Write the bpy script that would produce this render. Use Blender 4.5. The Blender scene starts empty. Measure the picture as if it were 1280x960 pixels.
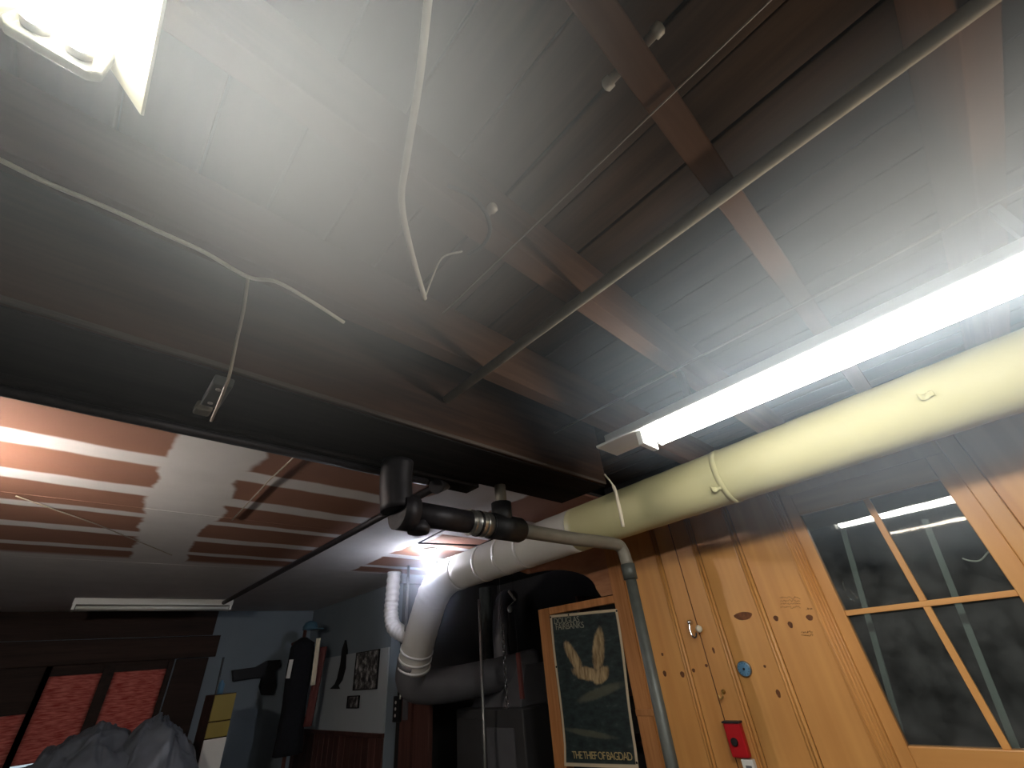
import bpy, bmesh, math, random
from mathutils import Vector, Matrix
random.seed(7)
S = bpy.context.scene
COL = S.collection

# ------------------------------------------------------------------ camera
H = 1.45                                    # eye height above the basement floor
RX = (0.7305104, 0.3253534, 0.6004163)      # world X, Y, Z axes written in camera (right, down, forward)
RY = (-0.6775873, 0.4547998, 0.5779555)
RZ = (-0.0850294, -0.8290370, 0.5526913)
cam_d = bpy.data.cameras.new('camera')
cam_d.sensor_fit = 'HORIZONTAL'; cam_d.sensor_width = 36.0
cam_d.lens = 520.0 / 1280.0 * 36.0
cam_d.clip_start = 0.01; cam_d.clip_end = 60
cam = bpy.data.objects.new('camera', cam_d); COL.objects.link(cam)
cam.matrix_world = Matrix(((RX[0], -RX[1], -RX[2], 0.0), (RY[0], -RY[1], -RY[2], 0.0), (RZ[0], -RZ[1], -RZ[2], H), (0, 0, 0, 1)))
S.camera = cam

# ------------------------------------------------------------------ world, exposure
W = bpy.data.worlds.new('world'); S.world = W; W.use_nodes = True
W.node_tree.nodes['Background'].inputs[0].default_value = (0.80, 0.88, 1.0, 1)
W.node_tree.nodes['Background'].inputs[1].default_value = 1.2      # overcast daylight outside the far windows
vs = S.view_settings
vs.view_transform = 'Standard'; vs.look = 'None'; vs.gamma = 1.0; vs.use_curve_mapping = False
vs.exposure = 0.0
TUBE_NEAR, TUBE_LONG, BULB, BULB_WARM = 60.0, 52.0, 360.0, 900.0   # radiance of the lit lamps
cy = S.cycles
cy.max_bounces = 5; cy.diffuse_bounces = 3; cy.glossy_bounces = 2; cy.transmission_bounces = 3; cy.transparent_max_bounces = 8; cy.volume_bounces = 0
cy.use_adaptive_sampling = True; cy.adaptive_threshold = 0.05
cy.use_light_tree = False
cy.volume_step_rate = 0.7; cy.volume_max_steps = 64

# ------------------------------------------------------------------ helpers
def ray(px, py):
    v = (px - 640.0, py - 480.0, 520.0)
    return Vector((sum(a*b for a, b in zip(RX, v)), sum(a*b for a, b in zip(RY, v)), sum(a*b for a, b in zip(RZ, v))))
def atx(px, py, x): r = ray(px, py); t = x / r.x; return Vector((x, r.y*t, H + r.z*t))
def aty(px, py, y): r = ray(px, py); t = y / r.y; return Vector((r.x*t, y, H + r.z*t))
def atz(px, py, z): r = ray(px, py); t = (z - H) / r.z; return Vector((r.x*t, r.y*t, z))

WLOC = {}
def place(o, parent, origin):
    if parent is not None:
        o.parent = parent
        o.location = origin - WLOC[parent.name]
    else:
        o.location = origin
    WLOC[o.name] = origin
def tag(o, label=None, cat=None, group=None, kind=None):
    if label: o['label'] = label
    if cat: o['category'] = cat
    if group: o['group'] = group
    if kind: o['kind'] = kind
    return o
def thing(name, loc, label, cat, group=None, kind=None):
    o = bpy.data.objects.new(name, None); COL.objects.link(o)
    o.empty_display_size = 0.05
    place(o, None, Vector(loc)); return tag(o, label, cat, group, kind)

class MB:
    def __init__(s): s.v = []; s.f = []; s.sm = []; s.uv = None
    def face(s, idx, smooth=False): s.f.append(tuple(idx)); s.sm.append(smooth)
    def box(s, x0, x1, y0, y1, z0, z1):
        b = len(s.v)
        s.v += [Vector((x, y, z)) for z in (z0, z1) for y in (y0, y1) for x in (x0, x1)]
        for q in ((0,2,3,1), (4,5,7,6), (0,1,5,4), (2,6,7,3), (0,4,6,2), (1,3,7,5)): s.face([b+i for i in q])
        return s
    def obox(s, c, ax, ay, az, hx, hy, hz):            # oriented box
        b = len(s.v); c = Vector(c)
        s.v += [c + ax*(i*hx) + ay*(j*hy) + az*(k*hz) for k in (-1, 1) for j in (-1, 1) for i in (-1, 1)]
        for q in ((0,2,3,1), (4,5,7,6), (0,1,5,4), (2,6,7,3), (0,4,6,2), (1,3,7,5)): s.face([b+i for i in q])
        return s
    def bar(s, a, b_, w, t, up=(0, 0, 1)):
        a = Vector(a); b_ = Vector(b_); d = (b_-a); L = d.length; d.normalize()
        u = Vector(up); side = d.cross(u)
        if side.length < 1e-4: side = d.cross(Vector((1, 0, 0)))
        side.normalize(); u = side.cross(d)
        return s.obox((a+b_)/2, d, side, u, L/2, w/2, t/2)
    def tube(s, pts, r, n=12, cap=True):
        pts = [Vector(p) for p in pts]; m = len(pts)
        rs = r if isinstance(r, (list, tuple)) else [r]*m
        t0 = (pts[1]-pts[0]).normalized()
        u = t0.orthogonal().normalized(); base = len(s.v); prev = t0
        for i, p in enumerate(pts):
            a = pts[max(i-1, 0)]; c = pts[min(i+1, m-1)]
            t = (c-a).normalized() if (c-a).length > 1e-9 else prev
            u = (u - t*u.dot(t)).normalized(); w = t.cross(u); prev = t
            for k in range(n):
                an = 2*math.pi*k/n
                s.v.append(p + (u*math.cos(an) + w*math.sin(an))*rs[i])
        for i in range(m-1):
            for k in range(n):
                a = base+i*n+k; b = base+i*n+(k+1) % n
                s.face((a, b, b+n, a+n), True)
        if cap:
            s.face([base+k for k in range(n)][::-1]); s.face([base+(m-1)*n+k for k in range(n)])
        return s
    def lathe(s, c, axis, prof, n=20):                # prof: (distance along axis, radius)
        ax = Vector(axis).normalized(); c = Vector(c)
        pts = [c + ax*d for d, r in prof]
        u = ax.orthogonal().normalized(); w = ax.cross(u); base = len(s.v); m = len(prof)
        for (d, r), p in zip(prof, pts):
            for k in range(n):
                an = 2*math.pi*k/n; s.v.append(p + (u*math.cos(an)+w*math.sin(an))*max(r, 1e-5))
        for i in range(m-1):
            for k in range(n):
                a = base+i*n+k; b = base+i*n+(k+1) % n
                s.face((a, b, b+n, a+n), True)
        s.face([base+k for k in range(n)][::-1]); s.face([base+(m-1)*n+k for k in range(n)])
        return s
    def prism(s, outline, off):                       # outline: closed list of 3D points, off: thickness vector
        b = len(s.v); n = len(outline); off = Vector(off)
        s.v += [Vector(p) for p in outline] + [Vector(p)+off for p in outline]
        s.face(list(range(b, b+n))[::-1]); s.face(range(b+n, b+2*n))
        for i in range(n):
            j = (i+1) % n; s.face((b+i, b+j, b+n+j, b+n+i))
        return s
    def grid(s, fn, nu, nv, smooth=True):
        b = len(s.v)
        for j in range(nv+1):
            for i in range(nu+1): s.v.append(Vector(fn(i/nu, j/nv)))
        for j in range(nv):
            for i in range(nu):
                a = b+j*(nu+1)+i; s.face((a, a+1, a+nu+2, a+nu+1), smooth)
        s.uvn = (nu, nv); return s
    def build(s, name, mat, parent=None, bevel=0.0, solid=0.0, label=None, cat=None, group=None, kind=None, sub=0):
        xs = [p.x for p in s.v]; ys = [p.y for p in s.v]; zs = [p.z for p in s.v]
        o0 = Vector(((min(xs)+max(xs))/2, (min(ys)+max(ys))/2, min(zs)))
        me = bpy.data.meshes.new(name)
        me.from_pydata([tuple(p-o0) for p in s.v], [], s.f)
        me.polygons.foreach_set('use_smooth', s.sm)
        bm = bmesh.new(); bm.from_mesh(me)
        bmesh.ops.recalc_face_normals(bm, faces=bm.faces)
        if bevel > 0:
            es = [e for e in bm.edges if len(e.link_faces) == 2 and e.calc_face_angle(0) > 0.6]
            bmesh.ops.bevel(bm, geom=es, offset=bevel, segments=2, profile=0.5, affect='EDGES', clamp_overlap=True)
        bm.to_mesh(me); bm.free()
        if mat is not None: me.materials.append(M[mat] if isinstance(mat, str) else mat)
        o = bpy.data.objects.new(name, me); COL.objects.link(o)
        place(o, parent, o0)
        if solid: 
            md = o.modifiers.new('solid', 'SOLIDIFY'); md.thickness = solid; md.offset = 0
        if sub:
            md = o.modifiers.new('sub', 'SUBSURF'); md.levels = sub; md.render_levels = sub
        return tag(o, label, cat, group, kind)
def copy_at(o, origin, parent=None):
    c = o.copy(); COL.objects.link(c)
    if parent is not None: c.parent = parent
    origin = Vector(origin)
    c.location = origin - (WLOC[parent.name] if parent is not None else Vector((0, 0, 0)))
    WLOC[c.name] = origin; return c
def smooth_path(pts, k=8):
    P = [Vector(p) for p in pts]; P = [P[0]*2-P[1]] + P + [P[-1]*2-P[-2]]; out = []
    for i in range(1, len(P)-2):
        a, b, c, d = P[i-1:i+3]
        for j in range(k):
            t = j/k
            out.append(0.5*((2*b) + (c-a)*t + (2*a-5*b+4*c-d)*t*t + (3*b-a-3*c+d)*t**3))
    out.append(P[-2]); return out

# ------------------------------------------------------------------ materials
def srgb(r, g, b):
    f = lambda c: (c/255/12.92 if c/255 <= 0.04045 else ((c/255+0.055)/1.055)**2.4)
    return (f(r), f(g), f(b), 1.0)
M = {}
class NT:
    def __init__(s, name):
        s.m = bpy.data.materials.new(name); s.m.use_nodes = True; s.t = s.m.node_tree
        s.b = s.t.nodes['Principled BSDF']; s.out = s.t.nodes['Material Output']; M[name] = s.m
    def n(s, ty, **kw):
        nd = s.t.nodes.new(ty)
        for k, v in kw.items(): setattr(nd, k, v)
        return nd
    def l(s, a, b): s.t.links.new(a, b)
    def math(s, op, a, b=None, clamp=False):
        nd = s.n('ShaderNodeMath', operation=op); nd.use_clamp = clamp
        for i, x in enumerate((a, b)):
            if x is None: continue
            if isinstance(x, (int, float)): nd.inputs[i].default_value = x
            else: s.l(x, nd.inputs[i])
        return nd.outputs[0]
    def vm(s, op, a, b=None):
        nd = s.n('ShaderNodeVectorMath', operation=op)
        for i, x in enumerate((a, b)):
            if x is None: continue
            if isinstance(x, (tuple, list)): nd.inputs[i].default_value = x
            else: s.l(x, nd.inputs[i])
        return nd.outputs['Value'] if op in ('DOT_PRODUCT', 'LENGTH', 'DISTANCE') else nd.outputs[0]
    def noise(s, vec, scale, detail=2, rough=0.55):
        nd = s.n('ShaderNodeTexNoise'); nd.inputs['Scale'].default_value = scale
        nd.inputs['Detail'].default_value = detail; nd.inputs['Roughness'].default_value = rough
        if vec is not None: s.l(vec, nd.inputs['Vector'])
        return nd.outputs['Fac']
    def ramp(s, fac, stops):
        nd = s.n('ShaderNodeValToRGB'); cr = nd.color_ramp
        while len(cr.elements) < len(stops): cr.elements.new(0.5)
        for e, (p, c) in zip(cr.elements, stops): e.position = p; e.color = c if len(c) == 4 else (*c, 1)
        s.l(fac, nd.inputs[0]); return nd.outputs[0]
    def mix(s, fac, a, b, mode='MIX'):
        nd = s.n('ShaderNodeMix', data_type='RGBA', blend_type=mode)
        for i, x in ((0, fac), (6, a), (7, b)):
            if isinstance(x, (int, float)): nd.inputs[i].default_value = x
            elif isinstance(x, (tuple, list)): nd.inputs[i].default_value = x
            else: s.l(x, nd.inputs[i])
        return nd.outputs[2]
    def step(s, v, edge, soft):       # 0..1 rising at edge
        nd = s.n('ShaderNodeMapRange', interpolation_type='SMOOTHSTEP')
        nd.inputs[1].default_value = edge-soft; nd.inputs[2].default_value = edge+soft
        s.l(v, nd.inputs[0]); return nd.outputs[0]
    def bump(s, h, strength, dist=0.01):
        nd = s.n('ShaderNodeBump'); nd.inputs['Strength'].default_value = strength; nd.inputs['Distance'].default_value = dist
        s.l(h, nd.inputs['Height']); s.l(nd.outputs[0], s.b.inputs['Normal'])
    def coord(s, rnd=True, scale=(1, 1, 1)):
        tc = s.n('ShaderNodeTexCoord'); v = tc.outputs['Object']
        if rnd:
            oi = s.n('ShaderNodeObjectInfo')
            cx = s.n('ShaderNodeCombineXYZ')
            for i, k in enumerate((31.7, 17.3, 53.1)): s.l(s.math('MULTIPLY', oi.outputs['Random'], k), cx.inputs[i])
            v = s.vm('ADD', v, cx.outputs[0])
        return s.vm('MULTIPLY', v, scale)
    def set(s, rough=0.6, metal=0.0, spec=0.4):
        s.b.inputs['Roughness'].default_value = rough; s.b.inputs['Metallic'].default_value = metal
        s.b.inputs['Specular IOR Level'].default_value = spec

def plain(name, col, rough=0.6, metal=0.0, var=0.25, scale=14, bump=0.15, spec=0.4):
    t = NT(name); c = srgb(*col); v = t.coord()
    f = t.noise(v, scale)
    t.l(t.mix(f, tuple(x*(1-var) for x in c[:3])+(1,), tuple(min(1, x*(1+var)) for x in c[:3])+(1,)), t.b.inputs['Base Color'])
    t.set(rough, metal, spec)
    if bump: t.bump(f, bump, 0.004)
    return t
def wood(name, dark, light, grain=(1, 1, 1), rough=0.6, tone=0.3, streak=9.0, spec=0.3, blotch=0.5):
    t = NT(name); v = t.coord(scale=grain)
    a = t.noise(v, streak, 3, 0.6); b_ = t.noise(v, streak*5, 1, 0.6)
    f = t.math('ADD', t.math('MULTIPLY', a, 0.75), t.math('MULTIPLY', b_, 0.25))
    col = t.ramp(f, [(0.30, srgb(*dark)), (0.68, srgb(*light))])
    oi = t.n('ShaderNodeObjectInfo')
    k = t.math('ADD', t.math('MULTIPLY', oi.outputs['Random'], tone*2), 1.0-tone)
    if blotch:
        big = t.noise(t.coord(scale=(1, 1, 1)), 2.3, 1)
        k = t.math('MULTIPLY', k, t.math('ADD', t.math('MULTIPLY', big, blotch), 1.0-blotch/2))
    cc = t.n('ShaderNodeCombineXYZ')
    for i in range(3): t.l(k, cc.inputs[i])
    t.l(t.mix(1.0, col, cc.outputs[0], 'MULTIPLY'), t.b.inputs['Base Color'])
    t.set(rough, 0, spec); t.bump(b_, 0.12, 0.003); return t
def emit(name, col, strength):
    t = NT(name); t.t.nodes.remove(t.b); e = t.n('ShaderNodeEmission')
    e.inputs[0].default_value = (*col, 1); e.inputs[1].default_value = strength
    t.l(e.outputs[0], t.out.inputs['Surface'])

GX, GY, GZ = (0.12, 1.6, 1.6), (1.6, 0.12, 1.6), (1.6, 1.6, 0.10)      # grain along X, Y, Z
wood('joist_wood', (84, 60, 46), (112, 84, 66), GX, 0.9, 0.10, 9, 0.1)
wood('subfloor_wood', (56, 45, 37), (86, 68, 55), GY, 0.9, 0.30, 9, 0.08)
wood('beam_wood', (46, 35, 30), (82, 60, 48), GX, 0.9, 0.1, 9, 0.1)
wood('beam_worn_lit', (58, 50, 45), (104, 94, 86), GX, 0.9, 0.1, 14, 0.1)
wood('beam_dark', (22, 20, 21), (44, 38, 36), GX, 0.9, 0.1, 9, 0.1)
wood('pine', (184, 124, 64), (212, 156, 90), GZ, 0.42, 0.08, 4.0, 0.45, 0.4)
wood('pine_rail', (184, 124, 64), (212, 156, 90), GY, 0.42, 0.05, 4.0, 0.45, 0.4)
wood('stud_wood', (150, 96, 52), (196, 138, 86), GZ, 0.6, 0.12)
wood('plywood', (158, 104, 72), (190, 138, 100), (0.7, 0.3, 1.4), 0.7, 0.05)
wood('knot_wood', (70, 40, 22), (120, 72, 38), (3, 3, 3), 0.5, 0.1)
wood('dark_panel', (58, 36, 32), (94, 62, 54), GZ, 0.5, 0.2)
wood('window_wood', (34, 24, 20), (62, 44, 36), GX, 0.7, 0.15)
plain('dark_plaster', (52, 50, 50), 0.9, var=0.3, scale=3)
plain('concrete', (74, 72, 69), 0.9, var=0.3, scale=4)
plain('grey_plaster', (104, 105, 106), 0.85, var=0.15, scale=3)
plain('blue_grey_paint', (128, 140, 150), 0.75, var=0.12, scale=2.5, bump=0.05)
plain('pale_paint', (176, 184, 190), 0.7, var=0.06, scale=2.0, bump=0.04)
plain('galvanised', (150, 150, 148), 0.42, 0.85, 0.25, 22, 0.08)
plain('old_pipe', (84, 87, 83), 0.5, 0.35, 0.35, 18, 0.2)
plain('dusty_pipe', (150, 142, 124), 0.8, 0, 0.25, 18, 0.1, 0.2)
plain('cast_iron', (44, 42, 46), 0.5, 0.4, 0.4, 26, 0.35)
plain('rubber', (26, 26, 28), 0.55, 0, 0.2, 20, 0.05)
plain('steel_band', (190, 188, 182), 0.3, 0.9, 0.15, 30, 0.03)
plain('drain_grey', (128, 122, 110), 0.55, 0.1, 0.25, 12, 0.1)
plain('cable_white', (226, 222, 206), 0.5, 0, 0.08, 20, 0.0)
plain('cable_dark', (34, 30, 28), 0.6, 0, 0.2, 20, 0.0)
plain('wire_grey', (150, 140, 124), 0.5, 0.2, 0.15, 30, 0.0)
plain('porcelain', (198, 190, 172), 0.25, 0, 0.08, 30, 0.0, 0.6)
plain('white_enamel', (232, 232, 226), 0.35, 0, 0.04, 6, 0.0, 0.5)
plain('fixture_paint', (176, 172, 150), 0.45, 0, 0.05, 6, 0.0, 0.4)
plain('sheet_metal', (104, 104, 108), 0.5, 0.25, 0.2, 5, 0.05)
plain('furnace_paint', (70, 69, 70), 0.5, 0.2, 0.2, 5, 0.05)
plain('black_paint', (18, 18, 20), 0.5, 0, 0.3, 12, 0.05)
plain('dark_cloth', (22, 23, 28), 0.95, 0, 0.35, 30, 0.2)
plain('red_plastic', (176, 22, 30), 0.35, 0, 0.12, 16, 0.02)
plain('red_cloth', (104, 56, 52), 0.8, 0, 0.2, 20, 0.1)
plain('blue_plastic', (96, 138, 168), 0.3, 0, 0.08, 10, 0.0)
plain('blue_cap', (70, 104, 122), 0.6, 0, 0.3, 20, 0.1)
plain('white_plastic', (220, 218, 212), 0.4, 0, 0.06, 10, 0.0)
plain('yellow_paint', (140, 122, 52), 0.5, 0, 0.15, 6, 0.03)
plain('brass', (190, 160, 96), 0.3, 0.9, 0.15, 20, 0.02)
plain('chrome', (210, 212, 214), 0.15, 1.0, 0.05, 10, 0.0)
plain('grey_sheet', (98, 103, 112), 0.38, 0, 0.4, 9, 0.9, 0.5)
plain('paper_edge', (226, 214, 190), 0.8, 0, 0.08, 9, 0.0)
plain('ink', (92, 58, 30), 0.8, 0, 0.1, 10, 0.0)
plain('gold_ink', (190, 170, 118), 0.7, 0, 0.1, 10, 0.0)
plain('pale_ink', (150, 150, 132), 0.7, 0, 0.1, 10, 0.0)
plain('pale_wood_bar', (150, 158, 150), 0.6, 0, 0.15, 10, 0.0)
emit('tube_light_near', (1.0, 0.98, 0.90), TUBE_NEAR)
emit('tube_light_long', (1.0, 0.985, 0.93), TUBE_LONG)
emit('bulb_light', (0.84, 0.87, 1.0), BULB)
emit('bulb_warm', (1.0, 0.90, 0.80), BULB_WARM)

# round duct: cloth-wrapped, cream, soft creases
t = NT('duct_wrap'); v = t.coord(False, (1, 1, 1))
f1 = t.noise(v, 3.0, 4); f2 = t.noise(v, 26.0, 3)
t.l(t.mix(f1, srgb(184, 177, 130), srgb(204, 198, 156)), t.b.inputs['Base Color']); t.set(0.6, 0, 0.4)
t.bump(t.math('ADD', f1, t.math('MULTIPLY', f2, 0.3)), 0.35, 0.01)
t = NT('duct_bulb_tint'); v = t.coord(False, (1, 1, 1)); f1 = t.noise(v, 3.0); f2 = t.noise(v, 26.0)  # same wrap by the bulb, bluish bulb light put into a greyer colour
t.l(t.mix(f1, srgb(186, 184, 178), srgb(212, 210, 206)), t.b.inputs['Base Color']); t.set(0.6, 0, 0.4)
t.bump(t.math('ADD', f1, t.math('MULTIPLY', f2, 0.3)), 0.35, 0.01)
t = NT('flex_duct'); t.b.inputs['Base Color'].default_value = srgb(222, 222, 224); t.set(0.45)
# thin window glass
t = NT('glass'); t.t.nodes.remove(t.b)
fr = t.n('ShaderNodeFresnel'); fr.inputs[0].default_value = 1.5
tr = t.n('ShaderNodeBsdfTransparent'); tr.inputs[0].default_value = (0.80, 0.84, 0.83, 1)
gl = t.n('ShaderNodeBsdfGlossy'); gl.inputs['Roughness'].default_value = 0.03
df = t.n('ShaderNodeBsdfDiffuse'); df.inputs[0].default_value = (0.5, 0.52, 0.52, 1)
tc = t.n('ShaderNodeTexCoord')
dust = t.math('MULTIPLY', t.step(t.noise(tc.outputs['Object'], 9.0, 4), 0.5, 0.35), 0.10)
m1 = t.n('ShaderNodeMixShader'); t.l(dust, m1.inputs[0]); t.l(tr.outputs[0], m1.inputs[1]); t.l(df.outputs[0], m1.inputs[2])
m2 = t.n('ShaderNodeMixShader'); t.l(t.math('MULTIPLY', fr.outputs[0], 1.9, True), m2.inputs[0]); t.l(m1.outputs[0], m2.inputs[1]); t.l(gl.outputs[0], m2.inputs[2])
t.l(m2.outputs[0], t.out.inputs['Surface'])
# red window blind, daylight comes through
t = NT('red_blind'); t.t.nodes.remove(t.b); tc = t.n('ShaderNodeTexCoord')
nz = t.noise(t.vm('MULTIPLY', tc.outputs['Object'], (2, 2, 14)), 6.0, 4)
c = t.ramp(nz, [(0.35, srgb(186, 98, 92)), (0.65, srgb(234, 168, 154))])
tl = t.n('ShaderNodeBsdfTranslucent'); d2 = t.n('ShaderNodeBsdfDiffuse'); t.l(c, tl.inputs[0]); t.l(c, d2.inputs[0])
mx = t.n('ShaderNodeMixShader'); mx.inputs[0].default_value = 0.35; t.l(tl.outputs[0], mx.inputs[1]); t.l(d2.outputs[0], mx.inputs[2])
t.l(mx.outputs[0], t.out.inputs['Surface'])
# clear plastic
t = NT('clear_plastic'); t.b.inputs['Base Color'].default_value = (0.42, 0.42, 0.38, 1); t.set(0.2)
t.b.inputs['Transmission Weight'].default_value = 0.75

# unpainted drywall: brown paper, white joint compound along the joists and over the butt joint
t = NT('drywall'); g = t.n('ShaderNodeNewGeometry'); sp = t.n('ShaderNodeSeparateXYZ'); t.l(g.outputs['Position'], sp.inputs[0])
X, Y = sp.outputs[0], sp.outputs[1]
wob = t.math('MULTIPLY', t.math('SUBTRACT', t.noise(g.outputs['Position'], 3.0, 3), 0.5), 0.06)
wob2 = t.math('MULTIPLY', t.math('SUBTRACT', t.noise(t.vm('ADD', g.outputs['Position'], (9, 4, 0)), 2.2, 4), 0.5), 0.22)
Yw = t.math('ADD', Y, wob); Xw = t.math('ADD', X, wob2)
white = None
def union(a, b): return b if a is None else t.math('MAXIMUM', a, b)
def band(v, lo, hi, soft): return t.math('MULTIPLY', t.step(v, lo, soft), t.math('SUBTRACT', 1.0, t.step(v, hi, soft)))
for y, w in ((2.00, 0.12), (2.37, 0.115), (2.745, 0.075), (3.11, 0.10), (3.49, 0.08)):
    white = union(white, band(Yw, y-w/2, y+w/2, 0.012))
drift = t.math('MULTIPLY', t.math('SUBTRACT', Y, 1.7), 0.055)
Xb = t.math('SUBTRACT', Xw, drift)
white = union(white, band(Xb, 0.06, 0.36, 0.012))
white = union(white, band(Xw, 1.16, 1.66, 0.012))
white = union(white, t.step(Yw, 3.72, 0.05))
white = union(white, band(Yw, 1.3, 2.42, 0.02)) if False else white
brown = t.mix(t.noise(g.outputs['Position'], 1.7, 4), srgb(122, 88, 76), srgb(162, 120, 100))
wht = t.mix(t.noise(g.outputs['Position'], 5.0, 4), srgb(196, 194, 194), srgb(222, 220, 220))
t.l(t.mix(white, brown, wht), t.b.inputs['Base Color']); t.set(0.85, 0, 0.2); t.bump(white, 0.3, 0.004)

# poster print: dark teal sky, a pale gold sweep of feathery shapes, low pale clouds
t = NT('poster_print'); uvn = t.n('ShaderNodeUVMap'); uv = uvn.outputs[0]
sep = t.n('ShaderNodeSeparateXYZ'); t.l(uv, sep.inputs[0]); U, V = sep.outputs[0], sep.outputs[1]
nz = t.noise(t.vm('MULTIPLY', uv, (3, 9, 1)), 3.0, 5)
base = t.ramp(nz, [(0.3, srgb(24, 32, 34)), (0.6, srgb(46, 58, 58)), (0.8, srgb(84, 92, 84))])
def ell(cu, cv, a, b_, ang, soft=0.35):
    du = t.math('SUBTRACT', U, cu); dv = t.math('MULTIPLY', t.math('SUBTRACT', V, cv), 1.45)
    ca, sa = math.cos(ang), math.sin(ang)
    p = t.math('ADD', t.math('MULTIPLY', du, ca), t.math('MULTIPLY', dv, sa))
    q = t.math('SUBTRACT', t.math('MULTIPLY', dv, ca), t.math('MULTIPLY', du, sa))
    p = t.math('DIVIDE', p, a); q = t.math('DIVIDE', q, b_)
    d = t.math('ADD', t.math('MULTIPLY', p, p), t.math('MULTIPLY', q, q))
    d = t.math('ADD', d, t.math('MULTIPLY', t.math('SUBTRACT', t.noise(uv, 22.0, 4), 0.5), 1.0))
    return t.math('SUBTRACT', 1.0, t.step(d, 0.9, soft))
gold = None
for a in ((0.30, 0.68, 0.20, 0.075, -1.0), (0.66, 0.72, 0.23, 0.085, 1.32), (0.46, 0.565, 0.21, 0.07, -0.15), (0.66, 0.55, 0.13, 0.075, 0.5)):
    gold = ell(*a) if gold is None else t.math('MAXIMUM', gold, ell(*a))
gcol = t.ramp(t.noise(t.vm('MULTIPLY', uv, (2.0, 0.6, 1)), 14.0, 3), [(0.35, srgb(120, 98, 66)), (0.7, srgb(196, 172, 132))])
cloud = t.math('MULTIPLY', t.math('MAXIMUM', ell(0.62, 0.44, 0.34, 0.05, 0.22, 0.5), ell(0.4, 0.19, 0.36, 0.03, -0.1, 0.5)), 0.5)
c = t.mix(cloud, base, srgb(112, 112, 92)); c = t.mix(gold, c, gcol)
edge = t.math('MINIMUM', t.math('MINIMUM', U, t.math('SUBTRACT', 1.0, U)), t.math('MINIMUM', t.math('MULTIPLY', V, 1.5), t.math('MULTIPLY', t.math('SUBTRACT', 1.0, V), 1.5)))
bord = t.math('SUBTRACT', 1.0, t.step(edge, 0.03, 0.006))
t.l(t.mix(bord, c, srgb(206, 190, 160)), t.b.inputs['Base Color']); t.set(0.45, 0, 0.4)
# old black and white print
t = NT('photo_print'); v = t.coord(True)
f = t.noise(v, 17.0, 5, 0.7); t.l(t.ramp(f, [(0.4, srgb(26, 26, 28)), (0.5, srgb(90, 88, 88)), (0.62, srgb(190, 188, 186))]), t.b.inputs['Base Color']); t.set(0.4)

# ------------------------------------------------------------------ the room shell
ZJ = H + 0.786        # underside of the joists
ZS = ZJ + 0.19        # underside of the subfloor
ZD = H + 0.76         # underside of the drywall ceiling
BX, BY = 2.5, 6.2     # pine wall and far wall
def slab(name, mat, x0, x1, y0, y1, z0, z1, **kw):
    return MB().box(x0, x1, y0, y1, z0, z1).build(name, mat, kind=kw.pop('kind', 'structure'), **kw)
slab('floor', 'concrete', -2.7, 3.8, -2.7, 6.4, -0.1, 0.0)
slab('wall_left', 'grey_plaster', -2.8, -2.7, -2.8, 6.4, 0, ZS+0.02)
slab('wall_near', 'grey_plaster', -2.7, 3.8, -2.8, -2.7, 0, ZS+0.02)
ceil = MB().box(-2.7, 3.8, -2.7, 6.4, ZS+0.02, ZS+0.1).build('ceiling', 'dark_plaster', kind='structure')
# subfloor boards run along Y above the joists
x = -2.68; k = 0; w = 0.138; plank = None
while x < 2.6:
    if plank is None: plank = MB().box(x, x+w, -2.68, 1.62, ZS, ZS+0.019).build('plank', 'subfloor_wood', ceil, 0.003); p0 = WLOC[plank.name]
    else: copy_at(plank, p0 + Vector((x+2.68, 0, random.uniform(-0.003, 0.003))), ceil)
    x += w+0.005
# joists run along X
j0 = None
for i, y in enumerate((0.424, 0.018, -0.388, 0.83, -0.80, -1.21, -1.61, -2.02, -2.43)):
    if j0 is None: j0 = MB().box(-2.68, 2.56, y-0.026, y+0.026, ZJ, ZS-0.004).build('joist', 'joist_wood', ceil, 0.003); jl = WLOC[j0.name]
    else: copy_at(j0, jl + Vector((0, y-0.424, 0)), ceil)
# drywall ceiling beyond the beam
dry = MB().box(-2.69, 3.75, 1.40, 6.2, ZD+0.016, ZD+0.03).build('ceiling_drywall', 'dark_plaster', kind='structure')
for x0, x1, y0, y1 in ((-2.68, 1.10, 1.40, 2.62), (-2.68, 1.10, 2.625, 3.84), (-2.68, 1.10, 3.845, 6.19), (1.105, 2.60, 1.40, 3.74), (1.105, 3.0, 3.745, 6.19)):
    MB().box(x0, x1, y0, y1, ZD, ZD+0.0125).build('drywall_panel', 'drywall', dry)

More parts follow.
